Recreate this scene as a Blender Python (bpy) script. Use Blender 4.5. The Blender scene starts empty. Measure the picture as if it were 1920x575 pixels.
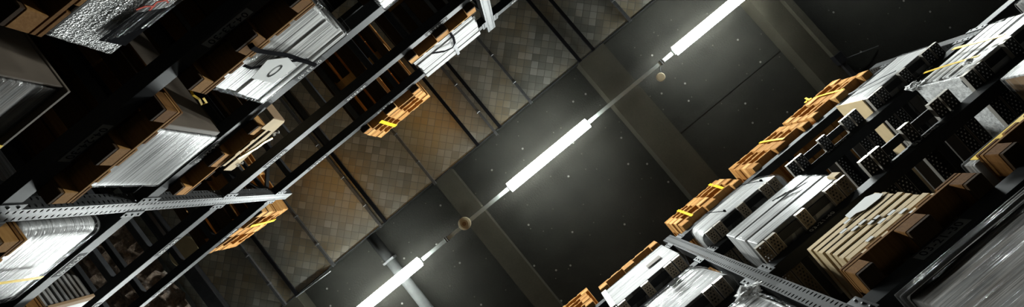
import bpy, bmesh, math, random
from mathutils import Vector, Matrix, noise
SC = bpy.context.scene
COL = SC.collection
CAMZ = 1.0                      # camera height above the floor; "h" below is height above the camera
rnd = random.Random(7)

# ------------------------------------------------------------------ materials
MATS = {}
class NT:
    def __init__(s, name):
        s.m = bpy.data.materials.new(name); s.m.use_nodes = True
        s.t = s.m.node_tree; s.n = s.t.nodes; s.l = s.t.links
        s.p = s.n['Principled BSDF']; s.out = s.n['Material Output']
        MATS[name] = s.m
    def node(s, typ, **kw):
        n = s.n.new(typ)
        for k, v in kw.items(): setattr(n, k, v)
        return n
    def put(s, n, i, v):
        if hasattr(v, 'is_output'): s.l.new(v, n.inputs[i])
        else: n.inputs[i].default_value = v
    def co(s, scale=(1, 1, 1), rotz=0, kind='Object'):
        t = s.node('ShaderNodeTexCoord'); mp = s.node('ShaderNodeMapping')
        s.l.new(t.outputs[kind], mp.inputs['Vector'])
        mp.inputs['Scale'].default_value = scale; mp.inputs['Rotation'].default_value = (0, 0, rotz)
        return mp.outputs['Vector']
    def noise(s, vec, scale=5, detail=4, rough=.55):
        n = s.node('ShaderNodeTexNoise'); s.l.new(vec, n.inputs['Vector'])
        n.inputs['Scale'].default_value = scale; n.inputs['Detail'].default_value = detail
        n.inputs['Roughness'].default_value = rough
        return n.outputs['Fac']
    def math(s, op, a, b=0.0, c=None):
        n = s.node('ShaderNodeMath', operation=op); s.put(n, 0, a); s.put(n, 1, b)
        if c is not None: s.put(n, 2, c)
        return n.outputs[0]
    def ramp(s, fac, stops):
        n = s.node('ShaderNodeValToRGB'); s.l.new(fac, n.inputs['Fac'])
        e = n.color_ramp.elements
        while len(e) < len(stops): e.new(.5)
        for i, (p, c) in enumerate(stops):
            e[i].position = p
            e[i].color = (c, c, c, 1) if not hasattr(c, '__len__') else (*c, 1)
        return n.outputs['Color']
    def mix(s, fac, a, b):
        n = s.node('ShaderNodeMix', data_type='RGBA')
        s.put(n, 0, fac)
        for i, v in ((6, a), (7, b)):
            if not hasattr(v, 'is_output') and len(v) == 3: v = (*v, 1)
            s.put(n, i, v)
        return n.outputs[2]
    def sep(s, vec):
        n = s.node('ShaderNodeSeparateXYZ'); s.l.new(vec, n.inputs[0]); return n.outputs
    def rand(s): return s.node('ShaderNodeObjectInfo').outputs['Random']
    def bump(s, h, strength=.3, dist=.01):
        n = s.node('ShaderNodeBump'); n.inputs['Strength'].default_value = strength
        n.inputs['Distance'].default_value = dist; s.l.new(h, n.inputs['Height'])
        s.l.new(n.outputs[0], s.p.inputs['Normal'])
    def set(s, **kw):
        names = dict(col='Base Color', rough='Roughness', metal='Metallic', alpha='Alpha', spec='Specular IOR Level',
                     em='Emission Color', es='Emission Strength', coat='Coat Weight')
        for k, v in kw.items():
            if not hasattr(v, 'is_output') and hasattr(v, '__len__') and len(v) == 3: v = (*v, 1)
            s.put(s.p, names[k], v)
        return s

def plain(name, col, rough=.6, metal=0., var=.15, scale=8, bump=0, spec=.12):
    t = NT(name); f = t.noise(t.co(), scale, 5)
    d = tuple(c*(1-var) for c in col); l = tuple(min(1, c*(1+var)) for c in col)
    t.set(col=t.ramp(f, [(.3, d), (.7, l)]), rough=rough, metal=metal, spec=spec)
    if bump: t.bump(f, bump, .005)
    return t.m

plain('beam_paint', (.022, .0235, .0245), .55, .1, .12, 14, spec=.15)
plain('label_dark', (.014, .0145, .015), .7)
plain('galvanized', (.13, .133, .133), .42, .7, .18, 30)
plain('grey_bracket', (.06, .062, .064), .5, .4, .1)
plain('bounce_cut_top', (.045, .042, .038), .7, 0, .1)  # unseen dark top added to the loads to cut bounced light
plain('dark_steel', (.035, .036, .038), .5, .5, .2, 10)
plain('black_strap', (.010, .010, .011), .95, spec=0.)
plain('yellow_strap', (.72, .48, .02), .4, 0, .12, 20)
plain('cardboard', (.23, .15, .085), .75, 0, .12, 6)
plain('pipe_grey', (.05, .052, .05), .85, 0, .2, spec=0.)
plain('duct_side', (.012, .012, .0105), .9, 0, .2, spec=0.)
plain('side_brown', (.085, .068, .052), .6, 0, .3, 3)
plain('grey_board', (.16, .14, .12), .7, 0, .15, 7)
plain('pale_carton', (.50, .385, .225), .7, 0, .1, 9)
plain('label_paper', (.16, .165, .16), .6, 0, .05)
plain('white_paper', (.5, .5, .485), .6, 0, .04)
plain('ink', (.010, .010, .011), .95, spec=0.)
plain('faded_ink', (.06, .06, .058), .9, spec=0.)
plain('red_ink', (.55, .06, .03), .6)
plain('dark_shrink', (.012, .012, .013), .95, 0, .3, spec=0.)
plain('detector_plastic', (.42, .36, .24), .5, 0, .06)
plain('lamp_housing', (.40, .44, .41), .5, .1, .08, spec=.5)
plain('cover_brown', (.22, .18, .10), .6, 0, .1)

def wood(name, a, b, c):
    t = NT(name)
    g = t.noise(t.co((2.5, 30, 30)), 2.2, 6, .6)
    k = t.math('ADD', t.math('MULTIPLY', g, .55), t.math('MULTIPLY', t.rand(), .45))
    t.set(col=t.ramp(k, [(.22, a), (.5, b), (.8, c)]), rough=.8, spec=.06); t.bump(g, .25, .004)
wood('wood_orange', (.26, .115, .030), (.40, .20, .062), (.54, .31, .115))
wood('wood_shaded', (.022, .012, .006), (.042, .024, .011), (.075, .045, .02))  # near-black wood copy, paints shade onto boards seen from below
wood('wood_brown', (.085, .036, .009), (.16, .075, .020), (.26, .14, .047))

# white sheets / board stacks
def stacked(name, hi, lo, lines, rough=.5):
    t = NT(name)
    v = t.co((1.3, 1.3, lines)); f = t.noise(v, 1.0, 3, .6)
    g = t.noise(t.co((1, 1, 3)), 3, 4)
    t.set(spec=.25, col=t.mix(t.ramp(g, [(.35, 0.), (.7, .35)]), t.ramp(f, [(.40, lo), (.53, hi), (.7, hi)]), (.45, .45, .44)), rough=rough)
    t.bump(f, .35, .008)
stacked('white_sheets', (.56, .56, .54), (.14, .135, .13), 95, .36)
stacked('dull_sheets', (.29, .288, .28), (.085, .083, .08), 60, .6)
stacked('grey_sheets', (.26, .26, .255), (.05, .05, .047), 75, .34)
stacked('silver_sheets', (.46, .46, .455), (.27, .267, .263), 40, .34)
stacked('brown_sheets', (.075, .062, .05), (.016, .013, .010), 60, .8)

# stretch film: clear, with horizontal streaks that catch the lamps
def film(name, amin, amax, col, lines, rough=.16, bump=.5, puff=False, tilt=.03, a0=.47, a1=.60, spec=.9):
    t = NT(name)
    tc = t.node('ShaderNodeTexCoord'); mp = t.node('ShaderNodeMapping'); t.l.new(tc.outputs['Object'], mp.inputs['Vector'])
    mp.inputs['Rotation'].default_value = (tilt, 0, 0); mp.inputs['Scale'].default_value = (.55, .55, lines)
    f = t.noise(mp.outputs[0], 1.0, 2, .5)
    mp2 = t.node('ShaderNodeMapping'); t.l.new(tc.outputs['Object'], mp2.inputs['Vector'])
    mp2.inputs['Rotation'].default_value = (-tilt*.6, 0, 0); mp2.inputs['Scale'].default_value = (1.6, 1.6, lines*2.7)
    f2 = t.noise(mp2.outputs[0], 1.0, 2, .5)
    w = t.noise(t.co((1.4, 1.4, 4)), 1.6, 2, .5)
    k = t.math('ADD', t.math('MULTIPLY', f, .6), t.math('ADD', t.math('MULTIPLY', f2, .4), t.math('MULTIPLY', t.math('SUBTRACT', w, .5), .45)))
    if puff:
        vo = t.node('ShaderNodeTexVoronoi'); vo.inputs['Scale'].default_value = 110
        t.l.new(t.co(), vo.inputs['Vector']); hgt = t.math('ADD', t.math('MULTIPLY', vo.outputs['Distance'], .6), t.math('MULTIPLY', k, .6))
    else: hgt = k
    t.set(col=col, rough=rough, alpha=t.ramp(k, [(a0, amin), (a1, amax)]), spec=spec)
    t.bump(hgt, bump, .012)
film('film_clear', .02, .45, (.26, .26, .255), 75)
film('film_thin', .0, .30, (.15, .15, .146), 70, .25, .4, spec=.2)
film('film_grey', .02, .65, (.20, .197, .19), 60, .13, .7, False, .06, .49, .60)
film('film_bubble', .40, .85, (.38, .38, .365), 25, .22, .5, True)
film('film_dark', .0, .8, (.16, .158, .15), 55, .14, .8, False, .13, .55, .66, .7)

# crumpled film (ceiling sheet, torn tails)
t = NT('film_crumpled'); cr = t.noise(t.co((1, 1, 1)), 12, 7, .72)
t.set(col=t.ramp(cr, [(.35, (.10, .07, .05)), (.6, (.34, .25, .18)), (.75, (.65, .58, .50))]), rough=.25, spec=.7); t.bump(cr, .9, .05)
t = NT('film_tail'); cr = t.noise(t.co(), 30, 4, .7)
t.set(col=(.72, .72, .71), rough=.2, alpha=t.ramp(cr, [(.35, .25), (.65, .95)]), spec=.8); t.bump(cr, .9, .01)

# perforated steel: real openings, or with fill pale dots for light through them
def punched(name, col, axis_u, axis_v, pu, pv, r, slot=1.0, stagger=True, limit=None, rough=.45, metal=.6, fill=None):
    t = NT(name); s = t.sep(t.co())
    U, V = s[axis_u], s[axis_v]
    rv = t.math('DIVIDE', V, pv); row = t.math('FLOOR', rv)
    fv = t.math('MULTIPLY', t.math('SUBTRACT', t.math('SUBTRACT', rv, row), .5), pv)
    ru = t.math('DIVIDE', U, pu)
    if stagger: ru = t.math('ADD', ru, t.math('MULTIPLY', t.math('MODULO', t.math('ABSOLUTE', row), 2.0), .5))
    fu = t.math('MULTIPLY', t.math('SUBTRACT', t.math('SUBTRACT', ru, t.math('FLOOR', ru)), .5), pu)
    d = t.math('SQRT', t.math('ADD', t.math('POWER', t.math('MULTIPLY', fu, slot), 2.0), t.math('POWER', fv, 2.0)))
    hole = t.math('LESS_THAN', d, r)
    if limit is not None:
        lo, hi = limit
        a = t.math('ABSOLUTE', U)
        hole = t.math('MULTIPLY', hole, t.math('MULTIPLY', t.math('GREATER_THAN', a, lo), t.math('LESS_THAN', a, hi)))
    n = t.noise(t.co(), 25, 4)
    base = t.ramp(n, [(.3, tuple(c*.8 for c in col)), (.7, tuple(c*1.15 for c in col))])
    if fill is not None:
        t.set(col=t.mix(hole, base, fill), rough=rough, metal=t.math('MULTIPLY', t.math('SUBTRACT', 1.0, hole), metal))
    else:
        t.set(col=base, rough=rough, metal=metal, alpha=t.math('SUBTRACT', 1.0, hole), spec=.2)
# upright face: two columns of slots (u = local y, v = local z)
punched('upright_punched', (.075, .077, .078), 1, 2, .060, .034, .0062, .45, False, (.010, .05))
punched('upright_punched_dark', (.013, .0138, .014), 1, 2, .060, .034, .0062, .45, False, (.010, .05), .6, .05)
punched('upright_side', (.07, .072, .073), 0, 2, .05, .034, .0062, .45, False)
# skid plates: front (y, z) and underside (y, x)
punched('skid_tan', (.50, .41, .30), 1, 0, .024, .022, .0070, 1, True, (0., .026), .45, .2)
punched('skid_tan_shaded', (.16, .13, .095), 1, 0, .024, .022, .0070, 1, True, (0., .026), .45, .2)  # copy of the tan plate, darkened for the shade lower down
punched('skid_under', (.03, .03, .03), 1, 0, .030, .024, .0058, 1, True, (0., .030), .3, .5, (.70, .71, .70))  # pale dots painted in for light showing through the holes

# tiled foil cladding of the duct
t = NT('foil_tiles')
v = t.co((1/.112,)*3, math.radians(42)); s = t.sep(v)
fx = t.math('FLOOR', s[0]); fy = t.math('FLOOR', s[1])
ex = t.math('ABSOLUTE', t.math('SUBTRACT', t.math('SUBTRACT', s[0], fx), .5)); ey = t.math('ABSOLUTE', t.math('SUBTRACT', t.math('SUBTRACT', s[1], fy), .5))
e = t.math('MAXIMUM', ex, ey)
cmb = t.node('ShaderNodeCombineXYZ'); t.put(cmb, 0, fx); t.put(cmb, 1, fy)
wn = t.node('ShaderNodeTexWhiteNoise', noise_dimensions='2D'); t.l.new(cmb.outputs[0], wn.inputs['Vector'])
big = t.noise(t.co((.9, .9, .9)), 1.3, 3)  # warm patches painted in for pallets reflected in the foil
tile = t.mix(t.ramp(big, [(.42, 0.), (.62, .8)]), t.ramp(wn.outputs['Value'], [(0., (.33, .335, .29)), (.6, (.39, .39, .335)), (1., (.48, .48, .43))]),
             t.ramp(wn.outputs['Value'], [(0., (.37, .29, .17)), (.6, (.44, .35, .21)), (1., (.50, .42, .28))]))
t.set(col=t.mix(t.ramp(e, [(.455, 0.), (.475, 1.)]), tile, (.25, .25, .215)), rough=t.ramp(wn.outputs['Value'], [(0., .34), (1., .52)]), metal=.75)
hb = t.math('ADD', t.math('MULTIPLY', t.ramp(e, [(.40, 1.), (.49, 0.)]), 1.0), t.math('MULTIPLY', t.noise(t.co(), 14, 3), .5))
t.bump(hb, .12, .006)

# concrete
def concrete(name, a, b, dots=False, spec=.5):
    t = NT(name); f = t.noise(t.co(), 1.3, 8, .65); g = t.noise(t.co(), 40, 3)
    k = t.math('ADD', t.math('MULTIPLY', f, .75), t.math('MULTIPLY', g, .25))
    c = t.ramp(k, [(.36, a), (.64, b)])
    if dots:
        for sc, th, cc in ((1.35, .022, (.16, .16, .145)), (2.3, .022, (.07, .07, .062))):
            vo = t.node('ShaderNodeTexVoronoi', voronoi_dimensions='2D'); vo.inputs['Scale'].default_value = sc
            t.l.new(t.co(), vo.inputs['Vector'])
            c = t.mix(t.math('LESS_THAN', vo.outputs['Distance'], th), c, cc)
    t.set(col=c, rough=.85, spec=spec); t.bump(g, .3, .01)
concrete('ceiling_concrete', (.009, .0088, .007), (.017, .0165, .0134), True, .12)
concrete('beam_concrete', (.020, .0182, .0125), (.033, .030, .021), spec=.15)
concrete('wall_concrete', (.012, .012, .011), (.02, .02, .019), spec=.1)
concrete('floor_concrete', (.010, .010, .0095), (.02, .02, .019), spec=.1)

t = NT('lamp_light'); t.set(col=(1, 1, 1), em=(.94, 1.0, .98), es=330.0, rough=.5)
M = MATS

# ------------------------------------------------------------------ mesh helpers
class B:
    """collects shapes, in world coordinates with z as height above the camera, into one mesh"""
    def __init__(s): s.bm = bmesh.new(); s.mats = []
    def mi(s, m):
        m = M[m]
        if m not in s.mats: s.mats.append(m)
        return s.mats.index(m)
    def faces(s, vs, fs, m, smooth=False):
        k = s.mi(m); bv = [s.bm.verts.new(v) for v in vs]
        for f in fs:
            try: q = s.bm.faces.new([bv[i] for i in f])
            except ValueError: continue
            q.material_index = k; q.smooth = smooth
        return s
    def box(s, x0, x1, y0, y1, z0, z1, m, bev=0.0, only=None):
        x0, x1 = min(x0, x1), max(x0, x1); y0, y1 = min(y0, y1), max(y0, y1); z0, z1 = min(z0, z1), max(z0, z1)
        k = s.mi(m)
        r = bmesh.ops.create_cube(s.bm, size=1)
        vs = r['verts']
        for v in vs: v.co = Vector(((x0+x1)/2+v.co.x*(x1-x0), (y0+y1)/2+v.co.y*(y1-y0), (z0+z1)/2+v.co.z*(z1-z0)))
        fs = {f for v in vs for f in v.link_faces}
        for f in fs: f.material_index = k
        if bev:
            es = list({e for f in fs for e in f.edges})
            bmesh.ops.bevel(s.bm, geom=es, offset=bev, segments=1, affect='EDGES')
        return s
    def tube(s, pts, r, m, n=8, flat=None, up=(0, 0, 1)):
        """round tube, or a flat band when flat = (half width, half thickness) measured along/across 'up'"""
        rings = []; P = [Vector(p) for p in pts]
        for i, p in enumerate(P):
            d = (P[min(i+1, len(P)-1)]-P[max(i-1, 0)]).normalized()
            a = d.cross(Vector(up))
            if a.length < 1e-4: a = d.cross(Vector((1, 0, 0)))
            a.normalize(); b = a.cross(d).normalized()
            if flat: ring = [p+a*(flat[0]*u)+b*(flat[1]*w) for u, w in ((-1, -1), (1, -1), (1, 1), (-1, 1))]
            else: ring = [p+a*(r*math.cos(2*math.pi*j/n))+b*(r*math.sin(2*math.pi*j/n)) for j in range(n)]
            rings.append(ring)
        q = len(rings[0]); vs = [v for ring in rings for v in ring]; fs = []
        for i in range(len(rings)-1):
            for j in range(q):
                fs.append((i*q+j, i*q+(j+1) % q, (i+1)*q+(j+1) % q, (i+1)*q+j))
        fs.append(tuple(range(q))[::-1]); fs.append(tuple((len(rings)-1)*q+j for j in range(q)))
        return s.faces(vs, fs, m, not flat)
    def lathe(s, c, prof, m, n=32):
        """prof: list of (radius, z) about a vertical axis through c"""
        vs = []; fs = []
        for r, z in prof:
            for j in range(n):
                a = 2*math.pi*j/n; vs.append((c[0]+r*math.cos(a), c[1]+r*math.sin(a), c[2]+z))
        for i in range(len(prof)-1):
            for j in range(n): fs.append((i*n+j, i*n+(j+1) % n, (i+1)*n+(j+1) % n, (i+1)*n+j))
        fs.append(tuple(range(n))); fs.append(tuple((len(prof)-1)*n+j for j in range(n)))
        return s.faces(vs, fs, m, False)
    def build(s, name, parent=None, origin=None, label=None, local=False):
        if origin is None: origin = parent['_o'] if parent is not None and '_o' in parent else (0, 0, 0)
        if not local:
            for v in s.bm.verts: v.co -= Vector(origin)
        bmesh.ops.recalc_face_normals(s.bm, faces=s.bm.faces)
        me = bpy.data.meshes.new(name); s.bm.to_mesh(me); s.bm.free()
        for m in s.mats: me.materials.append(m)
        o = bpy.data.objects.new(name, me); COL.objects.link(o)
        if parent is not None: o.parent = parent
        else: o.location = (origin[0], origin[1], origin[2]+CAMZ)
        if label: o['label'] = label
        return o

def tag(o, label, cat, group=None):
    o['label'] = label; o['category'] = cat
    if group: o['group'] = group
    return o
def thing(name, loc, label, cat, group=None, rz=0.0):
    o = bpy.data.objects.new(name, None); COL.objects.link(o)
    o.empty_display_size = .1
    o.location = (loc[0], loc[1], loc[2]+CAMZ); o.rotation_euler.z = rz; o['_o'] = tuple(loc)
    return tag(o, label, cat, group)
def structure(o): o['kind'] = 'structure'; return o

# ------------------------------------------------------------------ the place
YA, YB, XW = -8.6, 7.2, 4.2
CEIL, DUCT = 7.45, 6.95
structure(B().box(-XW, XW, YA, YB, -CAMZ-.2, -CAMZ, 'floor_concrete').build('floor'))
structure(B().box(-XW-.2, XW+.2, YA-.2, YB+.2, CEIL, CEIL+.25, 'ceiling_concrete').build('ceiling'))
structure(B().box(-XW-.2, -XW, YA, YB, -CAMZ, CEIL, 'wall_concrete').build('wall_left'))
structure(B().box(XW, XW+.2, YA, YB, -CAMZ, CEIL, 'wall_concrete').build('wall_right'))
structure(B().box(-XW-.2, XW+.2, YA-.2, YA, -CAMZ, CEIL, 'wall_concrete').build('wall_far'))
structure(B().box(-XW-.2, XW+.2, YB, YB+.2, -CAMZ, CEIL, 'wall_concrete').build('wall_near'))
# concrete beams under the ceiling (all cross the aisle) and one slab joint along it
structure(B().box(-.9, XW, -2.31, -1.80, 7.18, CEIL, 'beam_concrete').build('trim_1'))
structure(B().box(-.9, XW, .84, 1.18, 7.18, CEIL, 'beam_concrete').build('trim_2'))
structure(B().box(-.9, XW, -4.92, -4.52, 7.18, CEIL, 'beam_concrete').build('trim_3'))
structure(B().box(1.02, 1.06, -4.52, -2.31, CEIL-.01, CEIL, 'ceiling_concrete').build('trim_4'))
structure(B().box(-.9, XW, 4.0, 4.34, 7.18, CEIL, 'beam_concrete', .012).build('trim_5'))

def pipe(name, y, label):
    r = thing(name, (0, y, 7.28), label, 'pipe')
    B().tube([(-.86, y, 7.28), (XW, y, 7.28)], .085, 'pipe_grey', 16).build('pipe_run', r)
    for x in (-.35, 1.15, 2.6):
        b = B(); b.box(x-.02, x+.02, y-.1, y+.1, 7.19, 7.37, 'galvanized', .004); b.box(x-.012, x+.012, y-.012, y+.012, 7.36, CEIL, 'galvanized')
        b.build('pipe_clamp', r)
pipe('ceiling_pipe', 2.53, 'grey round pipe crossing under the ceiling behind the lowest lamp')
r = thing('cable_tray', (0, -4.93, 7.12), 'narrow grey cable tray running along the far concrete ceiling beam', 'cable tray')
B().box(-.8, 1.62, -4.99, -4.87, 7.10, 7.18, 'beam_concrete', .006).build('tray', r)
B().box(1.60, 1.78, -5.00, -4.86, 7.09, 7.18, 'black_strap', .006).build('junction_box', r)
B().box(1.78, 2.3, -4.97, -4.90, 7.13, 7.18, 'dark_steel', .004).build('tray_end', r)
for nm, a, b_, lab in (('cable', (1.79, -4.55), (2.02, -4.95), 'thin cable hanging below the far ceiling beam near the pallet stack'),
                       ('cable', (1.82, -5.21), (2.0, -5.75), 'thin cable along the ceiling beyond the far beam')):
    pts = [(a[0]+(b_[0]-a[0])*i/8, a[1]+(b_[1]-a[1])*i/8, 7.43-.06*math.sin(math.pi*i/8)) for i in range(9)]
    tag(B().tube(pts, .006, 'galvanized', 6).build(nm, origin=pts[0]), lab, 'cable')

# duct clad in foil tiles, hung over the left rack
DX0, DX1 = -3.95, -.83
d = thing('ventilation_duct', (DX1, 0, DUCT), 'wide ceiling duct clad in square silver foil tiles over the left rack', 'duct')
B().box(DX0, DX1, YA+.1, 5.19, DUCT, DUCT+.012, 'foil_tiles').build('foil_cladding', d)
B().box(DX0, DX1-.02, YA+.1, 5.19, DUCT+.012, 7.42, 'duct_side').build('duct_body', d)
B().box(DX1-.008, DX1+.005, YA+.1, 5.19, DUCT-.006, DUCT+.013, 'beam_paint').build('edge_trim', d)
for y, xo in ((-2.77, .02), (-.79, .03), (-.07, .07), (1.14, .05), (2.19, .03), (3.13, .03), (4.08, .02), (-3.8, .02)):
    b = B(); z = DUCT-.045
    x1 = DX1+xo; x0 = -3.9
    b.box(x0, x1, y-.020, y-.014, z, DUCT-.003, 'galvanized'); b.box(x0, x1, y+.014, y+.020, z, DUCT-.003, 'galvanized')
    b.box(x0, x1, y-.020, y+.020, z-.004, z, 'galvanized')
    for x in (DX1-.4, DX1-.95, DX1-1.6): b.box(x-.015, x+.015, y-.028, y+.028, z-.010, DUCT-.002, 'galvanized', .003)
    b.build('support_rail', d)
for y in (-2.05, -1.78, -.18, .26, 2.10, 3.85):
    B().box(-3.9, DX1+.012, y-.026, y+.026, DUCT-.028, DUCT-.002, 'black_strap').build('seam_flange', d)
b = B(); b.box(-3.9, DX1+.01, 4.78, 5.0, DUCT-.10, DUCT-.004, 'dark_steel', .01); b.build('cross_channel', d)
B().lathe((-2.42, 4.76, DUCT), [(.0, -.135), (.225, -.135), (.24, -.125), (.24, -.105)], 'cover_brown', 40).build('round_cover', d)
tag(B().tube([(DX1+.02, 3.88, DUCT-.02), (DX1+.035, 3.5, DUCT-.02), (DX1+.05, 3.22, DUCT-.02)], .012, 'galvanized', 8).build('conduit', origin=(DX1, 3.9, DUCT)),
    'short thin conduit along the edge of the tiled duct', 'conduit')
# plastic sheet over the end of the duct
b = B(); n = 34; vs = []; fs = []
for i in range(n+1):
    for j in range(n+1):
        x = DX1-.02+(DX0-DX1)*i/n; y = 5.2+1.9*j/n
        z = DUCT-.02-.10*abs(noise.noise(Vector((x*3.1, y*3.1, 1.7))))-.05*noise.noise(Vector((x*9, y*9, 4)))
        vs.append((x, y, z))
for i in range(n):
    for j in range(n): fs.append((i*(n+1)+j, (i+1)*(n+1)+j, (i+1)*(n+1)+j+1, i*(n+1)+j+1))
b.faces(vs, fs, 'film_crumpled', False)
o = b.build('plastic_sheet', origin=(-2.4, 6, DUCT)); tag(o, 'crumpled brown plastic sheet stretched under the ceiling past the tiled duct', 'plastic sheet')

# ------------------------------------------------------------------ the row of lamps
LX, LZ = -.02, 6.74
rail = thing('lamp_trunking', (LX, 0, LZ+.05), 'grey mounting rail running down the aisle between the lamps', 'rail')
B().box(LX-.03, LX+.03, -8.4, 7.0, LZ+.05, LZ+.105, 'lamp_housing', .004).build('rail_profile', rail)
for y in (-2.68, 1.51, -5.9, 4.7):
    b = B()
    for dy in (-.016, .016): b.box(LX-.038, LX+.038, y+dy-.009, y+dy+.009, LZ+.042, LZ+.11, 'galvanized', .003)
    b.build('rail_joint', rail)
for y in (-6.4, -3.7, -.4, 2.8, 5.6):
    B().tube([(LX, y, LZ+.1), (LX, y, CEIL)], .006, 'galvanized', 6).build('suspension_rod', rail)
LY = ((-7.07, None), (-3.66, 'bright tube lamp at the far upper end of the lamp row'), (-.466, 'bright tube lamp in the middle of the row, between two detectors'),
      (2.76, 'bright tube lamp at the lower end of the lamp row near the ceiling pipe'), (5.95, None))
for y, lab in LY:
    L = thing('tube_lamp', (LX, y, LZ), lab or 'tube lamp further along the row, past the edge of the view', 'lamp', 'tube lamps on the aisle rail')
    B().box(LX-.05, LX+.05, y-.77, y+.77, LZ+.012, LZ+.05, 'lamp_housing', .006).build('housing', L)
    b = B(); prof = [(math.cos(a)*.074, -math.sin(a)*.036+.012) for a in [math.pi*i/10 for i in range(11)]]
    vs = [(LX+px, yy, LZ+pz) for yy in (y-.755, y+.755) for px, pz in prof]
    k = len(prof); fs = [(i, i+1, k+i+1, k+i) for i in range(k-1)]+[tuple(range(k)), tuple(range(k, 2*k))]
    b.faces(vs, fs, 'lamp_light').build('diffuser', L)
det = thing('smoke_detector', (LX-.012, 1.14, LZ), 'larger round beige detector mounted under the rail between two lamps', 'detector')
B().lathe((LX-.012, 1.14, LZ-.01), [(0, -.03), (.06, -.03), (.088, -.02), (.096, 0), (.096, .035), (.05, .06)], 'detector_plastic', 40).build('disc', det)
b = B(); b.lathe((LX-.012, 1.14, LZ-.048), [(.026, 0), (.032, 0), (.032, .012), (.026, .012)], 'cardboard', 24); b.lathe((LX-.012, 1.14, LZ-.046), [(0, 0), (.012, 0), (.012, .008)], 'cardboard', 16)
b.build('sensor_ring', det)
B().lathe((LX+.035, 1.19, LZ-.036), [(0, 0), (.008, 0), (.008, .01)], 'yellow_strap', 12).build('indicator', det)
det = thing('smoke_detector', (.145, -2.52, LZ+.1), 'small round beige disc hanging beside the rail at the far lamp', 'detector')
B().lathe((.145, -2.52, LZ+.06), [(0, 0), (.055, 0), (.066, .008), (.066, .03), (.03, .05)], 'detector_plastic', 32).build('disc', det)
B().tube([(LX+.02, -2.62, LZ+.075), (.09, -2.57, LZ+.09), (.14, -2.52, LZ+.1)], .007, 'galvanized', 8).build('bracket', det)

# ------------------------------------------------------------------ racks
LEV = [1.35, 2.23, 3.12, 4.01, 4.85]; BH = .10
YU = [5.307, 2.267, -.786, -3.81, -6.85]
XF = 1.55
def text_mesh(txt, size):
    c = bpy.data.curves.new('lettering', 'FONT'); c.body = txt; c.size = size; c.align_x = 'CENTER'; c.align_y = 'CENTER'; c.extrude = .0006
    c.space_character = 1.12
    o = bpy.data.objects.new('lettering', c); COL.objects.link(o)
    dg = bpy.context.evaluated_depsgraph_get(); me = bpy.data.meshes.new_from_object(o.evaluated_get(dg))
    bpy.data.objects.remove(o); return me
def location_label(parent, s, y, h, txt, size=.05, wide=.26, plate='label_paper', org=(0, 0, 0)):
    """a label plate with lettering, one mesh, on the front of a beam"""
    b = B(); x = s*XF
    low = h < 2.5          # dark figures on a grey plate low down, pale figures on a dark plate above
    b.box(x-s*.0002, x-s*.002, y-wide/2, y+wide/2, h+BH/2-.030, h+BH/2+.030, plate if low else 'label_dark')
    me = text_mesh(txt, size); k = b.mi('ink' if low else 'white_paper')
    tb = bmesh.new(); tb.from_mesh(me); mp = {}
    sg = 1 if s < 0 else -1
    for v in tb.verts:
        mp[v.index] = b.bm.verts.new((x-s*(.003+v.co.z), y+sg*v.co.x, h+BH/2+v.co.y))
    for f in tb.faces:
        try: q = b.bm.faces.new([mp[v.index] for v in f.verts]); q.material_index = k
        except ValueError: pass
    tb.free(); bpy.data.meshes.remove(me)
    return b.build('location_label', parent, org, label='location label reading '+txt)

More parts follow.
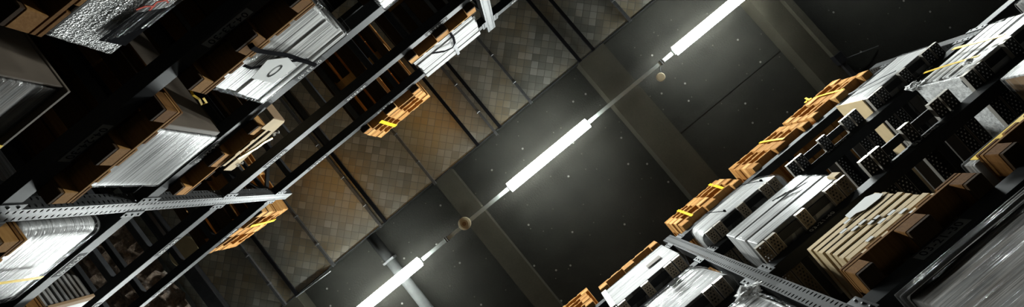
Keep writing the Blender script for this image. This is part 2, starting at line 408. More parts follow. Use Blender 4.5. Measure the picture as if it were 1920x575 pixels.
def rack(s, ys, label, skip=(), labels=()):
    root = thing('pallet_rack', (s*XF, ys[1], -CAMZ), label, 'rack')
    def X(d): return s*(XF+d)
    for y in ys:
        top = 5.19
        for nm, d0, d1 in (('front_post', 0, .085), ('rear_post', 1.02, 1.10)):
            b = B(); o = (X(d0 if nm == 'front_post' else d1), y, -CAMZ)
            f0, f1 = (d0, d1) if nm == 'front_post' else (d1, d0)
            sg = 1 if f1 > f0 else -1
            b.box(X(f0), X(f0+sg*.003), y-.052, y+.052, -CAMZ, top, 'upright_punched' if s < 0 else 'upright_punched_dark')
            for q in (-1, 1):
                b.box(X(f0+sg*.003), X(f1), y+q*.052, y+q*.049, -CAMZ, top, 'upright_side')
                b.box(X(f1), X(f1+sg*.003), y+q*.052, y+q*.030, -CAMZ, top, 'galvanized')
            ob = b.build(nm, root, origin=o)
            ob.location = Vector(o)-Vector(root['_o'])
        z = -.7; k = 0
        while z < 4.9:
            b = B(); b.box(X(.09), X(1.02), y-.02, y+.02, z-.02, z+.02, 'beam_paint', .004); b.build('horizontal_brace', root)
            b = B(); a, c = ((.09, 1.02) if k % 2 else (1.02, .09))
            b.tube([(X(a), y, z+.03), (X(c), y, z+1.05)], 0, 'beam_paint', flat=(.02, .012), up=(0, 1, 0)); b.build('diagonal_brace', root)
            z += 1.1; k += 1
    for j in range(len(ys)-1):
        y1, y0 = ys[j]-.052, ys[j+1]+.052
        for i, h in enumerate(LEV):
            if (i, j) in skip: continue
            b = B()
            # box beam with a stepped lower ledge
            b.box(X(0), X(.085), y0, y1, h, h+BH, 'beam_paint', .004)
            bm_ = b.build('front_beam', root)
            if i >= 1:
                for ye, q in ((y0, 1), (y1, -1)):
                    c = B(); c.box(X(-.006), X(0), ye-q*.004, ye+q*.055, h-.03, h+BH+.03, 'grey_bracket', .002)
                    for zz in (h+.0, h+BH*.5, h+BH): c.tube([(X(-.012), ye+q*.03, zz), (X(-.005), ye+q*.03, zz)], .008, 'galvanized', 6)
                    c.build('beam_connector', bm_, origin=root['_o'])
            for (li, ly, txt, sz, wd) in labels:
                if li == i and y0 < ly < y1: location_label(bm_, s, ly, h, txt, sz, wd, org=root['_o'])
            B().box(X(1.03), X(1.095), y0, y1, h, h+BH, 'beam_paint', .004).build('rear_beam', root)
            if i >= 1:
                w = (y1-y0)/3
                for k in range(3):
                    for f in ((.22, .78) if s < 0 else (.5,)):
                        yy = y0+w*(k+f)
                        B().box(X(.087), X(1.028), yy-.03, yy+.03, h+.035, h+BH-.006, 'dark_steel', .004).build('support_bar', root)
    return root
def fix_children(root):
    pass
LL = []
for lev, code in ((1, 30), (2, 40), (3, 50), (4, 60)):
    for y, n in ((-1.2, '21'), (-.24, '22'), (.71, '23'), (1.66, '24'), (2.92, '25'), (3.85, '26')):
        LL.append((lev, y, '04-%s-%d' % (n, code), .052 if lev > 1 else .062, .26 if lev > 1 else .30))
LR = []
for lev, code in ((1, 30), (2, 40), (3, 50)):
    for y, n in ((-3.27, '19'), (-2.28, '20'), (-1.36, '21'), (-.25, '22')):
        LR.append((lev, y, '03-%s-%d' % (n, code), .052 if lev > 1 else .062, .26 if lev > 1 else .30))
rack_left = rack(-1, YU[:4], 'tall grey steel pallet rack along the left side of the aisle', (), LL)
rack_right = rack(1, YU[1:], 'tall grey steel pallet rack along the right side of the aisle', ((4, 2),), LR)

# ------------------------------------------------------------------ wooden pallets
PM = {}
def pmesh(key, dims, m, bev=.004, round_=0):
    if key not in PM:
        b = B(); x, y, z = dims; b.box(-x/2, x/2, -y/2, y/2, 0, z, m, bev)
        bmesh.ops.recalc_face_normals(b.bm, faces=b.bm.faces)
        me = bpy.data.meshes.new(key[0]); b.bm.to_mesh(me); b.bm.free(); me.materials.append(M[m]); PM[key] = me
    return PM[key]
def wooden_pallet(x, y, h, label, group=None, rz=0.0, m='wood_orange', shaded=False):
    r = thing('wooden_pallet', (x, y, h), label, 'pallet', group, rz)
    def put(name, dims, loc, mm=None):
        mm = mm if mm and (shaded or m == 'wood_brown') else m
        o = bpy.data.objects.new(name, pmesh((name, dims, mm), dims, mm)); COL.objects.link(o); o.parent = r; o.location = loc
    for i, (yy, w) in enumerate(((-.3275, .145), (-.17, .10), (0, .145), (.17, .10), (.3275, .145))):
        put('deck_board', (1.2, w, .022), (0, yy, .122), 'wood_shaded' if shaded else None)  # underside shade painted into the deck of the lowest pallets
    for xx in (-.527, 0, .527):
        put('cross_board', (.145, .8, .022), (xx, 0, .100))
        for yy, w in ((-.35, .10), (0, .145), (.35, .10)):
            put('block', (.145, w, .078), (xx, yy, .022))
    for yy, w in ((-.35, .10), (0, .145), (.35, .10)):
        put('bottom_board', (1.2, w, .022), (0, yy, 0), 'wood_shaded')  # shade under the pallet painted into these boards
    return r
FX = 1.49      # front of the loads, from the aisle's centre
PX = 1.49+.6
BT = [h+BH for h in LEV]              # top of each beam
ORD = {4: ('lowest', 'second', 'third', 'topmost'), 1: ('single',)}
def stack(s, y, n, where, rz=0.0, dx=0.0, jit=.012, lev=4, grp=None):
    for i in range(n):
        wooden_pallet(s*(PX+dx)+rnd.uniform(-jit, jit), y+rnd.uniform(-jit, jit)*1.5, BT[lev]+.144*i+.0005*i,
                      '%s orange wooden pallet of the stack %s' % (ORD[n][i], where), grp or 'empty pallets '+where, rz+rnd.uniform(-.012, .012), shaded=i == 0 and s < 0)
stack(-1, .70, 4, 'beneath the tiled duct beside the white bundle')
stack(-1, 2.86, 4, 'behind the left perforated upright', rz=.07, dx=.06)
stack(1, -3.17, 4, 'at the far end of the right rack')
stack(1, -2.33, 4, 'in the middle of the right rack top')
stack(1, -1.34, 4, 'behind the rounded load near the right upright')
stack(1, .70, 4, 'at the bottom edge, right rack top')
wooden_pallet(PX-.03, -.245, BT[4], 'single orange wooden pallet lying behind the white streaked load, right rack top', None, .0)

def strap_loop(name, s, y, h0, h1, lean, label, w=.022, m='yellow_strap', depth=1.2, dx=0., loop=False):
    x0, x1 = 1.49-.005+dx, 1.49+depth
    pts = [(s*x0, y, h0), (s*(x0-.004), y+lean*.5, (h0+h1)/2), (s*x0, y+lean, h1), (s*(x0+.02), y+lean, h1+.006), (s*(x0+.4), y+lean*1.2, h1+.007), (s*x1, y+lean, h1+.006)]
    b = B(); b.tube(pts, 0, m, flat=(w, .0016), up=(s, 0, .2))
    if loop:
        c = []
        for i in range(13):
            a = -.6+i/12*5.4; c.append((s*(x0-.01), y+lean+.05+.035*math.cos(a), h1+.03+.035*math.sin(a)))
        c.append((s*(x0-.02), y+lean-.02, h1+.16))
        b.tube(c, 0, m, flat=(.012, .0015), up=(s, 0, 0))
    return tag(b.build(name, origin=(s*x0, y, h0)), label, 'strap')
S4 = BT[4]
strap_loop('yellow_strap', -1, .86, S4+.03, S4+.577, -.02, 'yellow strap around the pallet stack beneath the tiled duct')
strap_loop('yellow_strap', -1, 2.78, S4+.15, S4+.577, -.05, 'yellow strap around the pallet stack behind the left upright', dx=.05)
strap_loop('yellow_strap', 1, -3.27, S4+.05, S4+.577, .0, 'yellow strap with a knotted loop on the far end pallet stack', loop=True, w=.016)
strap_loop('yellow_strap', 1, -2.43, S4+.06, S4+.577, .0, 'yellow strap around the middle pallet stack, right rack top', w=.016)
strap_loop('yellow_strap', 1, -1.12, S4+.03, S4+.577, -.03, 'lower yellow strap on the pallet stack above the rounded wrapped load', w=.016)
strap_loop('yellow_strap', 1, -1.58, S4+.08, S4+.577, -.06, 'upper yellow strap on the pallet stack above the rounded wrapped load', w=.016)

# ------------------------------------------------------------------ steel pallets with punched skids (right rack)
def steel_pallet(y, lev, label, under_mat):
    """low steel carrier: five punched channels lying front to back, overhanging the beam, with planks across them"""
    x0, x1 = 1.43, 2.66; h = BT[lev]; H = .03; w = .042
    r = thing('steel_pallet', ((x0+x1)/2, y, h), label, 'pallet', 'steel pallets with punched channels')
    for yy in (-.36, -.265, 0, .265, .36):
        b = B(); c = (x0, y+yy, h); a, e = y+yy-w, y+yy+w
        b.box(x0, x1, a+.003, e-.003, h, h+.003, under_mat)
        for q, u in ((a, a+.003), (e-.003, e)): b.box(x0, x1, q, u, h-.0, h+H, 'skid_rim')
        b.box(x0-.003, x0, a, e, h, h+H, 'skid_rim')
        o = b.build('punched_channel', r, origin=c); o.location = Vector(c)-Vector(r['_o'])
    for k, yy in enumerate((-.312, -.19, -.09, .09, .19, .312)):
        ww = .024 if abs(yy) > .3 else .036
        B().box(x0+.16, x1-.02, y+yy-ww, y+yy+ww, h+.012, h+H-.003, 'deck_grey' if k % 2 else 'dark_steel', .002).build('deck_plank', r)
    for xx in (x0+.03, (x0+x1)/2, x1-.09):
        B().box(xx, xx+.06, y-.40, y+.40, h+H, h+H+.012, 'dark_steel').build('cross_rail', r)
    return h+H+.013
plain('skid_rim', (.50, .47, .42), .35, .6, .1)
plain('deck_grey', (.12, .11, .10), .6, .1, .2, 5)

# ------------------------------------------------------------------ loads
def shell(b, s, y0, y1, z0, z1, m, d0=0., d1=1.12, rc=.03, prof=None, nz=26, wr=.004, seed=0., ny=14, rtop=.02, fy=1.3, fz=22.):
    """closed skin of a wrapped load: rounded plan, wrinkled sides, rounded top edge"""
    rings = []
    for k in range(nz+1):
        t = k/nz; z = z0+(z1-z0)*t
        ins = 0.
        dz = z1-z
        if dz < rtop: ins = rtop-math.sqrt(max(0, rtop*rtop-(rtop-dz)**2))
        pf = prof(t) if prof else (0., 0., 0.)          # inset of the front, of the low-Y end, of the high-Y end
        a0, a1 = y0+ins+pf[1], y1-ins-pf[2]; b0, b1 = d0+ins+pf[0], d1-ins
        ring = []
        def seg(p, q, n):
            for i in range(n): ring.append((p[0]+(q[0]-p[0])*i/n, p[1]+(q[1]-p[1])*i/n))
        def arc(cx, cy, a):
            for i in range(4):
                an = a+math.pi/2*i/4; ring.append((cx+rc*math.cos(an), cy+rc*math.sin(an)))
        # (depth, y), walking round
        seg((b0, a1-rc), (b0, a0+rc), ny); arc(b0+rc, a0+rc, math.pi)
        seg((b0+rc, a0), (b1-rc, a0), 6); arc(b1-rc, a0+rc, 1.5*math.pi)
        seg((b1, a0+rc), (b1, a1-rc), 3); arc(b1-rc, a1-rc, 0)
        seg((b1-rc, a1), (b0+rc, a1), 6); arc(b0+rc, a1-rc, .5*math.pi)
        out = []; cd, cy = (b0+b1)/2, (a0+a1)/2
        for d, y in ring:
            w = wr*(noise.noise(Vector((d*fy+seed, y*fy, z*fz)))+.5*noise.noise(Vector((d*9, y*9+seed, z*70))))
            nx, nyv = d-cd, y-cy
            if abs(nx)/(b1-b0) > abs(nyv)/(a1-a0): d += math.copysign(w, nx)
            else: y += math.copysign(w, nyv)
            out.append((s*(FX+d), y, z))
        rings.append(out)
    n = len(rings[0]); vs = [v for r_ in rings for v in r_]; fs = []
    for k in range(nz):
        for i in range(n): fs.append((k*n+i, k*n+(i+1) % n, (k+1)*n+(i+1) % n, (k+1)*n+i))
    fs.append(tuple(range(n)))
    b.faces(vs, fs, m, True)
    return b.faces([vs[nz*n+i] for i in range(n)], [tuple(range(n))], 'bounce_cut_top', False)  # unseen dark cap, added so the top bounces little light
def layers(root, s, y0, y1, z0, z1, n, m, name, gap=.004, out=.012, d0=.01, d1=1.1, seed=1, heights=None, taper=0., bev=.004):
    r = random.Random(seed); z = z0
    hs = heights or [1]*n; tot = sum(hs)
    for i in range(n):
        hh = (z1-z0)*hs[i]/tot
        o = r.uniform(0, out); a, b_ = r.uniform(-out, out), r.uniform(-out, out)
        B().box(s*(FX+d0+o), s*(FX+d1), y0+a, y1+b_-taper*i, z, z+hh-gap, m, bev).build(name, root)
        z += hh
    B().box(s*(FX+d0+out+.004), s*(FX+d1), y0+out, y1-out, z1-gap+.0005, z1+.003, 'bounce_cut_top').build('bounce_cut_top', root)  # added dark cover, out of view, cuts bounce onto the shelf above
def load(name, s, y0, y1, h, label, cat='wrapped load', group=None):
    return thing(name, (s*(FX+.56), (y0+y1)/2, h), label, cat, group)
def tail(root, pos, r, seed, name='film_tail', m='film_tail'):
    """crumpled end of stretch film"""
    b = B(); vs = []; fs = []; n = 12
    for i in range(n+1):
        for j in range(n):
            th = math.pi*i/n; ph = 2*math.pi*j/n
            v = Vector((math.sin(th)*math.cos(ph), math.sin(th)*math.sin(ph), math.cos(th)))
            k = .55+.75*noise.noise(v*2.6+Vector((seed, 0, 0)))+.35*noise.noise(v*7+Vector((0, seed, 0)))
            vs.append((pos[0]+v.x*r*k*.6, pos[1]+v.y*r*k*1.4, pos[2]+v.z*r*k))
    for i in range(n):
        for j in range(n): fs.append((i*n+j, i*n+(j+1) % n, (i+1)*n+(j+1) % n, (i+1)*n+j))
    b.faces(vs, fs, m, True).build(name, root)
def patch(root, s, pts, m, name, d=-.012, th=.002, label=None):
    """a flat piece stuck on the front face; pts in (y, h)"""
    b = B(); n = len(pts)
    vs = [(s*(FX+d), y, z) for y, z in pts]+[(s*(FX+d+th), y, z) for y, z in pts]
    fs = [tuple(range(n)), tuple(range(n, 2*n))]+[(i, (i+1) % n, n+(i+1) % n, n+i) for i in range(n)]
    b.faces(vs, fs, m); return b.build(name, root, label=label)
def band(root, s, pts, m, name, w=.012, d=-.014, label=None):
    """a strap lying on the front face through (y, h[, depth]) points"""
    P = [(s*(FX+(p[2] if len(p) > 2 else d)), p[0], p[1]) for p in pts]
    b = B(); b.tube(P, 0, m, flat=(w, .0015), up=(s, 0, 0.01)); return b.build(name, root, label=label)

P0 = .1445      # pallet height
def under(s, y, lev, what, rz=0., m='wood_brown', dx=0.):
    wooden_pallet(s*(PX+dx-(.03 if lev == 1 else 0)), y, BT[lev], 'wooden pallet under the '+what, 'pallets under loads', rz, m, shaded=lev >= 2)
    return BT[lev]+P0

# ---- left rack, lowest level in view
h = under(-1, .66, 0, 'bubble-wrapped load at the top left of the picture')
R = load('bubble_wrapped_load', -1, .25, 1.04, h, 'silver bubble-wrapped load with red marks at the top left')
b = B(); shell(b, -1, .26, 1.035, h, h+.26, 'grey_sheets', .012, wr=0, rc=.012, rtop=.005).build('bundle', R)
b = B(); shell(b, -1, .25, 1.045, h, h+.27, 'film_bubble', 0, rc=.012, rtop=.01, wr=.005, seed=2, nz=30).build('bubble_wrap', R)
patch(R, -1, [(.985, h+.155), (.97, h+.262), (.70, h+.266), (.80, h+.17)], 'dark_shrink', 'dark_panel', label='dark panel with bright film strands')
for i in range(8):
    yy = .98-.02*i; z = h+.17+.012*i
    band(R, -1, [(yy, z), (yy-.10, z+.003), (yy-.26, z-.005+.002*i)], 'film_grey', 'film_strand', .0035, -.016)
for a in ([(.79, h+.155), (.76, h+.17), (.74, h+.2)], [(.77, h+.20), (.72, h+.19), (.69, h+.215)], [(.70, h+.23), (.685, h+.20), (.68, h+.18)]):
    band(R, -1, a, 'red_ink', 'red_mark', .0035, -.010)
h = under(-1, 1.70, 0, 'wrapped load with a brown side at the left edge')
R = load('wrapped_load', -1, 1.29, 2.1, h, 'wrapped load with a brown side and yellow strap at the left edge')
b = B(); shell(b, -1, 1.30, 2.09, h, h+.26, 'brown_sheets', .012, wr=0, rc=.008, rtop=.004).build('carton', R)
b = B(); shell(b, -1, 1.292, 2.1, h, h+.25, 'film_dark', 0, rc=.012, rtop=.012, wr=.006, seed=5).build('stretch_film', R)
B().box(-1.50, -2.6, 1.278, 1.288, h, h+.25, 'side_brown', .002).build('side_board', R)
b = B(); b.box(-1.475, -2.6, 1.275, 2.1, h+.252, h+.268, 'side_brown', .003).build('lid', R)
band(R, -1, [(1.66, h), (1.655, h+.14), (1.65, h+.262)], 'yellow_strap', 'strap', .012)

# ---- left rack, beam level labelled 30
h = under(-1, 1.66, 1, 'grey sheet bundle beside the large white bundle', 0.)
R = load('sheet_bundle', -1, 1.44, 1.96, h, 'grey streaked sheet bundle on the left rack with a dark box side')
b = B(); shell(b, -1, 1.45, 1.955, h+.02, h+.52, 'grey_sheets', .008, wr=0, rc=.006, rtop=.004).build('bundle', R)
b = B(); shell(b, -1, 1.44, 1.962, h+.02, h+.525, 'film_clear', 0, rc=.008, rtop=.008, wr=.004, seed=9).build('stretch_film', R)
b = B(); b.box(-1.50, -2.6, 1.40, 1.437, h+.02, h+.5, 'side_brown', .004).build('side_board', R)
band(R, -1, [(1.09, h-.105, .03), (1.13, h-.06, -.02), (1.14, h-.01, -.03), (1.17, h+.04, -.035), (1.145, h+.045, -.04), (1.12, h-.005, -.035)], 'yellow_strap', 'loose_strap', .006)
b = B(); b.box(-1.495, -2.6, 1.43, 2.05, h, h+.018, 'wood_brown', .003).build('base_board', R)
h = under(-1, .70, 1, 'large white bundle with a paper sign, left rack')
R = load('sheet_bundle', -1, .32, 1.07, h, 'large white sheet bundle with black straps and a paper sign')
layers(R, -1, .33, 1.06, h+.03, h+.55, 6, 'white_sheets', 'sheet_layer', .005, .014, .004, seed=3, heights=[1.3, 1, 1, 1, .8, .5])
b = B()
for i in range(24): b.box(-1.492, -1.52, .36+.029*i, .36+.029*i+.016, h+.004, h+.028, 'white_paper')
b.box(-1.52, -2.6, .33, 1.06, h, h+.028, 'grey_board'); b.build('corrugated_base', R)
b = B(); shell(b, -1, .315, 1.075, h+.03, h+.555, 'film_clear', -.006, rc=.012, rtop=.012, wr=.003, seed=12).build('stretch_film', R)
b = B(); b.box(-1.485, -2.6, .285, .312, h+.02, h+.55, 'film_dark', .004).build('edge_film', R)
band(R, -1, [(.69, h-.13, .05), (.70, h-.10, -.05), (.71, h-.02, -.035), (.66, h+.25), (.64, h+.45), (.63, h+.57)], 'black_strap', 'strap', .016)
band(R, -1, [(.84, h+.03), (.84, h+.10), (.74, h+.22), (.66, h+.36), (.635, h+.48)], 'black_strap', 'strap', .010, -.017)
b = B(); b.lathe((-1.515, .64, h+.47), [(.008, 0), (.016, .004), (.016, .03), (.008, .034)], 'black_strap', 10); b.build('buckle', R)
patch(R, -1, [(.90, h+.17), (.88, h+.375), (.70, h+.40), (.67, h+.25), (.745, h+.13)], 'white_paper', 'paper_sign', -.022, label='white paper sign with a printed ring')
b = B(); ring = []; n = 28
for i in range(n):
    a = 2*math.pi*i/n; ring.append((a, .050+.012*math.sin(a+.6)))
vs = []; fs = []
for a, r_ in ring:
    for rr in (r_, r_*.76): vs.append((-1.466, .785+rr*1.15*math.cos(a), h+.27+rr*.55*math.sin(a)))
for i in range(n): fs.append((2*i, 2*((i+1) % n), 2*((i+1) % n)+1, 2*i+1))
b.faces(vs, fs, 'faded_ink').build('printed_ring', R)
h = under(-1, -.33, 1, 'white bundle at the top edge, left rack')
R = load('sheet_bundle', -1, -.75, .03, h, 'white sheet bundle cut by the top edge of the picture')
layers(R, -1, -.74, .025, h, h+.62, 6, 'white_sheets', 'sheet_layer', .004, .012, seed=8)
b = B(); shell(b, -1, -.75, .035, h, h+.63, 'film_clear', -.006, rc=.012, rtop=.012, wr=.003, seed=15).build('stretch_film', R)
h = under(-1, 2.78, 1, 'rounded film-wrapped load at the lower left')
R = load('wrapped_load', -1, 2.36, 3.2, h, 'rounded film-wrapped silver load with a yellow strap, below the perforated upright')
pf = lambda t: (.0, .10*max(0, t-.55)**1.5, 0.)
b = B(); shell(b, -1, 2.38, 3.18, h, h+.50, 'grey_sheets', .02, wr=0, rc=.06, rtop=.05, prof=pf).build('bundle', R)
b = B(); shell(b, -1, 2.36, 3.2, h-.03, h+.52, 'film_clear', 0, rc=.07, rtop=.06, wr=.006, seed=21, nz=40, prof=pf).build('stretch_film', R)
band(R, -1, [(2.82, h), (2.845, h+.2), (2.875, h+.44)], 'yellow_strap', 'strap', .012, -.018)
tail(R, (-1.48, 3.2, h+.12), .10, 4.)

# ---- left rack, level labelled 40
h = under(-1, 1.67, 2, 'flat tan carton on the left rack', .0, 'wood_orange')
R = load('flat_carton', -1, 1.18, 1.75, h, 'flat tan carton with yellow tape on the left rack', 'carton')
b = B(); b.box(-1.50, -2.5, 1.30, 1.74, h, h+.05, 'pale_carton', .004).build('carton_body', R)
patch(R, -1, [(1.155, h-.138), (1.152, h+.012), (1.165, h+.022), (1.72, h+.10), (1.74, h+.09), (1.74, h), (1.275, h), (1.268, h-.138)], 'pale_carton', 'front_flap', -.030, .006)
B().box(-1.462, -1.95, 1.146, 1.152, h-.135, h+.015, 'cardboard', .002).build('end_flap', R)
band(R, -1, [(1.60, h+.0), (1.53, h+.03), (1.46, h+.06), (1.40, h+.065), (1.335, h+.10)], 'yellow_strap', 'tape', .016, -.034)
for y, z in ((1.285, h+.075), (1.66, h+.09)):
    b = B()
    for k in range(3):
        a = k*2.1; b.tube([(-1.465, y, z), (-1.455, y+.025*math.cos(a), z+.025*math.sin(a)), (-1.46, y+.03*math.cos(a+.9), z+.03*math.sin(a+.9))], 0, 'film_tail', flat=(.006, .0015))
    b.build('tape_end', R)
h = under(-1, 3.82, 2, 'board stack at the lower left corner')
R = load('board_stack', -1, 3.42, 4.2, h, 'stack of brown boards with a white front, lower left corner')
layers(R, -1, 3.43, 4.19, h, h+.36, 9, 'brown_sheets', 'board', .012, .006, .03, seed=14)
b = B(); b.box(-1.488, -1.515, 3.415, 3.475, h, h+.37, 'cardboard', .003).build('corner_guard', R)
b = B(); b.box(-1.49, -1.518, 3.48, 4.18, h, h+.37, 'white_paper', .003).build('front_sheet', R)

# ---- left rack, level labelled 50
h = under(-1, -.24, 3, 'white bundle with a black strap near the top, left rack', .0, 'wood_orange')
R = load('sheet_bundle', -1, -.61, .14, h, 'white sheet bundle with a black strap and grey band beneath the tiled duct')
layers(R, -1, -.60, .13, h, h+.61, 5, 'dull_sheets', 'sheet_layer', .004, .016, .0, seed=23, heights=[1, .9, 1.1, 1, .9])
b = B(); shell(b, -1, -.612, .142, h+.002, h+.60, 'film_thin', -.008, rc=.012, rtop=.012, wr=.003, seed=31).build('stretch_film', R)
band(R, -1, [(-.31, h-.07, -.02), (-.315, h+.06, -.03), (-.30, h+.20, -.035), (-.26, h+.26, -.035), (-.17, h+.19, -.035), (-.06, h+.02, -.03)], 'black_strap', 'strap', .013, label='hanging loop of black strap')
band(R, -1, [(-.29, h+.24), (-.29, h+.42), (-.285, h+.615)], 'dark_steel', 'grey_band', .016, -.016)

# ---- right rack, level labelled 50 (on steel pallets)
for y, lab in ((-.21, 'steel pallet under the white streaked load nearest the right upright'), (-1.31, 'steel pallet under the rounded load with knotted strings'),
               (-2.25, 'empty steel pallet below the middle orange pallet stack'), (-3.19, 'steel pallet under the pale flat load at the far end')):
    H3 = steel_pallet(y, 3, lab, 'skid_under' if y < -2 else 'skid_tan')
for y, lab in ((-.21, 'steel pallet under the bag-like wrapped load beside the right upright'), (-1.31, 'steel pallet under the three-layer grey bundle'),
               (-2.25, 'empty steel pallet between the three-layer bundle and the yellow-strapped load'), (-3.19, 'steel pallet under the white load with two yellow straps'),
               (-4.25, 'steel pallet at the right edge beyond the far upright')):
    H2 = steel_pallet(y, 2, lab, 'skid_under' if y < -2 else 'skid_tan_shaded')
FX = 1.425
h = H3
R = load('sheet_bundle', 1, -.63, .155, h, 'white streaked sheet bundle with a grey sticker, right rack below the upright')
b = B(); shell(b, 1, -.625, .15, h, h+.555, 'dull_sheets', .006, wr=0, rc=.006, rtop=.004).build('bundle', R)
b = B(); shell(b, 1, -.63, .155, h, h+.56, 'film_thin', 0, rc=.01, rtop=.008, wr=.003, seed=41).build('stretch_film', R)
patch(R, 1, [(-.345, h+.21), (-.505, h+.205), (-.505, h+.30), (-.345, h+.295)], 'grey_board', 'sticker', -.008)
b = B(); b.box(FX-.008, FX+.01, .10, .160, h, h+.555, 'silver_sheets', .004).build('film_edge', R)
R = load('wrapped_load', 1, -1.78, -.85, h, 'rounded grey wrapped load tied with two knotted strings')
pf = lambda t: (.05*t*t, .05*t+.18*max(0, t-.35)**2, .05*t+.06*max(0, t-.5))
b = B(); shell(b, 1, -1.77, -.86, h, h+.54, 'silver_sheets', .015, wr=0, rc=.06, rtop=.07, prof=pf).build('bundle', R)
b = B(); shell(b, 1, -1.78, -.85, h, h+.55, 'film_clear', 0, rc=.07, rtop=.08, wr=.004, seed=44, prof=pf).build('stretch_film', R)
for y in (-1.19, -1.62):
    band(R, 1, [(y, h), (y+.01, h+.1), (y+.03, h+.25, -.006), (y+.05, h+.40, .004), (y+.06, h+.50, .03)], 'black_strap', 'string', .004)
    b = B(); b.lathe((FX-.020, y, h+.03), [(.004, -.014), (.011, -.008), (.011, .008), (.004, .014)], 'black_strap', 10); b.build('knot', R)
R = load('flat_load', 1, -3.56, -2.79, h, 'pale flat wrapped load with a dark strap, far end of right rack')
b = B(); shell(b, 1, -3.55, -2.80, h, h+.355, 'silver_sheets', .01, wr=0, rc=.006, rtop=.004).build('bundle', R)
b = B(); shell(b, 1, -3.56, -2.79, h, h+.36, 'film_clear', 0, rc=.008, rtop=.008, wr=.003, seed=47).build('stretch_film', R)
b = B(); b.box(FX-.003, 2.6, -2.787, -2.775, h, h+.36, 'pale_carton', .003).build('end_board', R)
band(R, 1, [(-3.18, h), (-3.11, h+.12), (-3.02, h+.24), (-2.95, h+.36)], 'dark_steel', 'strap', .012)
tail(R, (1.56, -3.50, h+.39), .12, 8.); tail(R, (1.54, -3.28, h+.38), .07, 3.)

# ---- right rack, level labelled 40
h = H2
R = load('wrapped_load', 1, -.68, .2, h, 'bag-like silver wrapped load with a dark rim and black strap, right rack')
pf = lambda t: (.04*max(0, t-.7), .06*t+.16*max(0, t-.55)**2, 0.)
b = B(); shell(b, 1, -.67, .19, h, h+.54, 'dull_sheets', .02, wr=0, rc=.05, rtop=.06, prof=pf).build('bundle', R)
b = B(); shell(b, 1, -.68, .2, h, h+.555, 'film_grey', 0, rc=.07, rtop=.07, wr=.006, seed=52, nz=40, prof=pf).build('stretch_film', R)
pts = [(.18-.04*i, h+.515-.012*max(0, i-16)) for i in range(20)]
band(R, 1, pts, 'dark_shrink', 'dark_rim', .012, .012)
band(R, 1, [(-.02, h+.53, .01), (-.05, h+.43), (-.09, h+.29), (-.10, h+.15), (-.10, h)], 'black_strap', 'strap', .013, -.02)
pts = []
for i in range(9):
    z = h+.29+.017*i; a, e = (-.43+.01*(i % 3), -.33-.012*(i % 2)); pts += [(a, z, -.019), (e, z+.006, -.019)] if i % 2 else [(e, z, -.019), (a, z+.006, -.019)]
band(R, 1, pts, 'faded_ink', 'printed_mark', .0035)
R = load('sheet_bundle', 1, -1.72, -.955, h, 'grey bundle of three layers with a printed mark, right rack')
for i in range(3):
    b = B(); shell(b, 1, -1.71, -.955+.006*(i % 2), h+.175*i, h+.175*(i+1)-.002, 'silver_sheets', .006, wr=.002, rc=.006, rtop=.004, seed=60+i, nz=8).build('sheet_layer', R)
b = B(); shell(b, 1, -1.72, -.95, h, h+.525, 'film_clear', 0, rc=.008, rtop=.008, wr=.003, seed=66, prof=lambda t: (0, .0, .012*abs(math.sin(3*math.pi*t)))).build('stretch_film', R)
rr = random.Random(6); pts = []
for i in range(11):
    z = h+.265+.0125*i; c = -1.555+.018*i*.8; w = .03+.05*rr.random()
    pts += [(c-w, z-.02, -.0105), (c+w*.7, z+.014, -.0105)]
band(R, 1, pts, 'faded_ink', 'printed_mark', .0028)
b = B(); b.box(FX-.012, FX+.07, -1.73, -1.67, h, h+.09, 'pale_carton', .004).build('corner_guard', R)
R = load('wrapped_load', 1, -3.60, -2.81, h, 'white layered load with two yellow straps and torn film, far right')
layers(R, 1, -3.59, -2.85, h, h+.40, 6, 'white_sheets', 'sheet_layer', .006, .012, .008, seed=71)
b = B(); shell(b, 1, -3.60, -2.82, h, h+.41, 'film_thin', 0, rc=.015, rtop=.015, wr=.005, seed=73, nz=34).build('stretch_film', R)
b = B(); b.box(FX+.01, 2.6, -2.825, -2.805, h, h+.38, 'film_tail', .006).build('end_film', R)
band(R, 1, [(-3.01, h), (-3.00, h+.12), (-2.99, h+.26), (-2.97, h+.41)], 'yellow_strap', 'strap', .013, -.018)
band(R, 1, [(-3.24, h), (-3.25, h+.16), (-3.26, h+.30), (-3.27, h+.41)], 'yellow_strap', 'strap', .016, -.018)
tail(R, (FX+.01, -2.82, h+.36), .06, 12.); tail(R, (FX, -2.83, h+.41), .055, 17.); tail(R, (FX-.02, -2.95, h+.03), .04, 19.)
R = load('wrapped_load', 1, -4.6, -3.82, h, 'brown-sided wrapped load in the top right corner')
b = B(); shell(b, 1, -4.59, -3.835, h, h+.37, 'brown_sheets', .012, wr=0, rc=.006, rtop=.004).build('carton', R)
b = B(); shell(b, 1, -4.6, -3.82, h, h+.38, 'film_grey', 0, rc=.02, rtop=.02, wr=.005, seed=81).build('stretch_film', R)
FX = 1.49

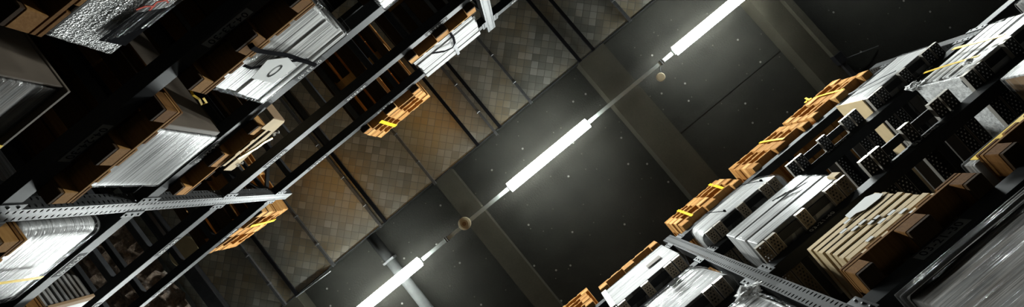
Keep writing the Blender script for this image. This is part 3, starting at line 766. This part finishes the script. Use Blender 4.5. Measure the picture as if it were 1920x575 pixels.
# ---- right rack, level labelled 30
h = under(1, -.245, 1, 'film-wrapped load at the bottom edge beside the right upright')
R = load('wrapped_load', 1, -.69, .2, h, 'film-wrapped load at the bottom edge just below the right upright')
pf = lambda t: (.0, .05*max(0, t-.5), 0.)
b = B(); shell(b, 1, -.67, .18, h, h+.52, 'grey_sheets', .02, wr=0, rc=.04, rtop=.04, prof=pf).build('bundle', R)
b = B(); shell(b, 1, -.69, .2, h, h+.545, 'film_grey', 0, rc=.05, rtop=.06, wr=.006, seed=91, nz=36, prof=pf).build('stretch_film', R)
tail(R, (1.50, -.62, h+.50), .09, 23.)
h = under(1, -1.36, 1, 'layered pale cartons with dark gaps')
R = load('carton_stack', 1, -1.62, -1.06, h, 'stack of eight thin pale cartons with dark gaps on a pallet', 'carton stack')
rr = random.Random(4); z = h
for i in range(8):
    hh = .043; B().box(1.488+rr.uniform(0, .006), 2.55, -1.62+rr.uniform(-.008, .008), -1.065+rr.uniform(-.006, .006), z, z+hh, 'pale_carton', .003).build('carton_layer', R)
    z += hh+(.019 if i in (3, 4) else .0105)
    if i < 7: B().box(1.4955, 2.5, -1.605, -1.08, z-(.019 if i in (3, 4) else .0105), z, 'ink').build('gap_shade', R)  # black strip flush in the gap, paints the shade between cartons
patch(R, 1, [(-1.36, z-.075), (-1.38, z-.012), (-1.56, z+.004), (-1.60, z-.04), (-1.60, z-.10), (-1.56, z-.115), (-1.45, z-.11), (-1.41, z-.075)], 'white_paper', 'paper_card', -.006)
for i in range(12):
    y = -1.18-.035*rr.random()*8; k = i % 7
    B().box(1.4835, 1.4865, y, y-.045, h+.006+.058*k, h+.028+.058*k, 'white_paper').build('sticker', R)
h = under(1, -2.30, 1, 'low load with a flat yellow strap at the right edge')
R = load('flat_load', 1, -2.70, -1.86, h, 'low dark load under a flat yellow strap at the right edge')
b = B(); shell(b, 1, -2.69, -1.87, h, h+.07, 'brown_sheets', .01, wr=0, rc=.006, rtop=.004, nz=6).build('carton', R)
b = B(); shell(b, 1, -2.70, -1.86, h-.015, h+.078, 'film_clear', 0, rc=.01, rtop=.008, wr=.004, seed=95, nz=10).build('stretch_film', R)
band(R, 1, [(-1.89, h+.008), (-2.1, h+.015), (-2.4, h+.018), (-2.68, h+.02)], 'yellow_strap', 'strap', .020, -.012)
h = under(1, -3.15, 1, 'white-fronted box with a brown side at the right edge')
R = load('boxed_load', 1, -3.55, -2.75, h, 'white-fronted box with a plain brown side at the right edge', 'box')
b = B(); b.box(1.50, 2.6, -3.54, -2.75, h, h+.50, 'cardboard', .006).build('box_body', R)
b = B(); b.box(1.485, 1.50, -3.55, -2.745, h, h+.505, 'white_sheets', .003).build('front_sheet', R)
b = B(); shell(b, 1, -3.555, -2.735, h, h+.51, 'film_clear', -.01, rc=.008, rtop=.008, wr=.003, seed=99).build('stretch_film', R)

# ---- right rack, lowest level in view
h = under(1, -1.36, 0, 'big film-wrapped load in the lower right corner')
R = load('wrapped_load', 1, -1.78, -.93, h, 'big film-wrapped load with bright streaks in the lower right corner')
b = B(); shell(b, 1, -1.76, -.95, h, h+.49, 'brown_sheets', .02, wr=0, rc=.008, rtop=.004).build('carton', R)
b = B(); shell(b, 1, -1.78, -.94, h, h+.46, 'film_dark', 0, rc=.015, rtop=.01, wr=.007, seed=111, nz=44).build('stretch_film', R)
b = B(); b.box(1.48, 2.6, -1.79, -.925, h+.462, h+.505, 'film_grey', .004).build('wrapped_lid', R)

# ------------------------------------------------------------------ camera, world, view
f = 850.0
cam = bpy.data.cameras.new('camera'); co = bpy.data.objects.new('camera', cam); COL.objects.link(co)
cam.sensor_fit = 'HORIZONTAL'; cam.sensor_width = 36.0; cam.lens = f/1920*36.0; cam.clip_start = .02; cam.clip_end = 100
tx, ty, roll = math.radians(2.002), math.radians(-3.248), math.radians(39.54)
c, s_ = math.cos(roll), math.sin(roll)
R0, U0 = Vector((s_, -c, 0)), Vector((-c, -s_, 0))
F = (Vector((0, 0, 1))-tx*R0-ty*U0).normalized()
Rv = (R0-F*R0.dot(F)).normalized(); Uv = Rv.cross(F)
co.matrix_world = Matrix(((Rv.x, Uv.x, -F.x, .058), (Rv.y, Uv.y, -F.y, 0), (Rv.z, Uv.z, -F.z, CAMZ), (0, 0, 0, 1)))
SC.camera = co
w = bpy.data.worlds.new('world'); SC.world = w; w.use_nodes = True
w.node_tree.nodes['Background'].inputs[0].default_value = (.6, .7, .7, 1); w.node_tree.nodes['Background'].inputs[1].default_value = .0
for o in bpy.data.objects:
    if '_o' in o: del o['_o']
vs = SC.view_settings
vs.view_transform = 'Standard'; vs.look = 'None'; vs.exposure = 0.0; vs.gamma = 1.0; vs.use_curve_mapping = False
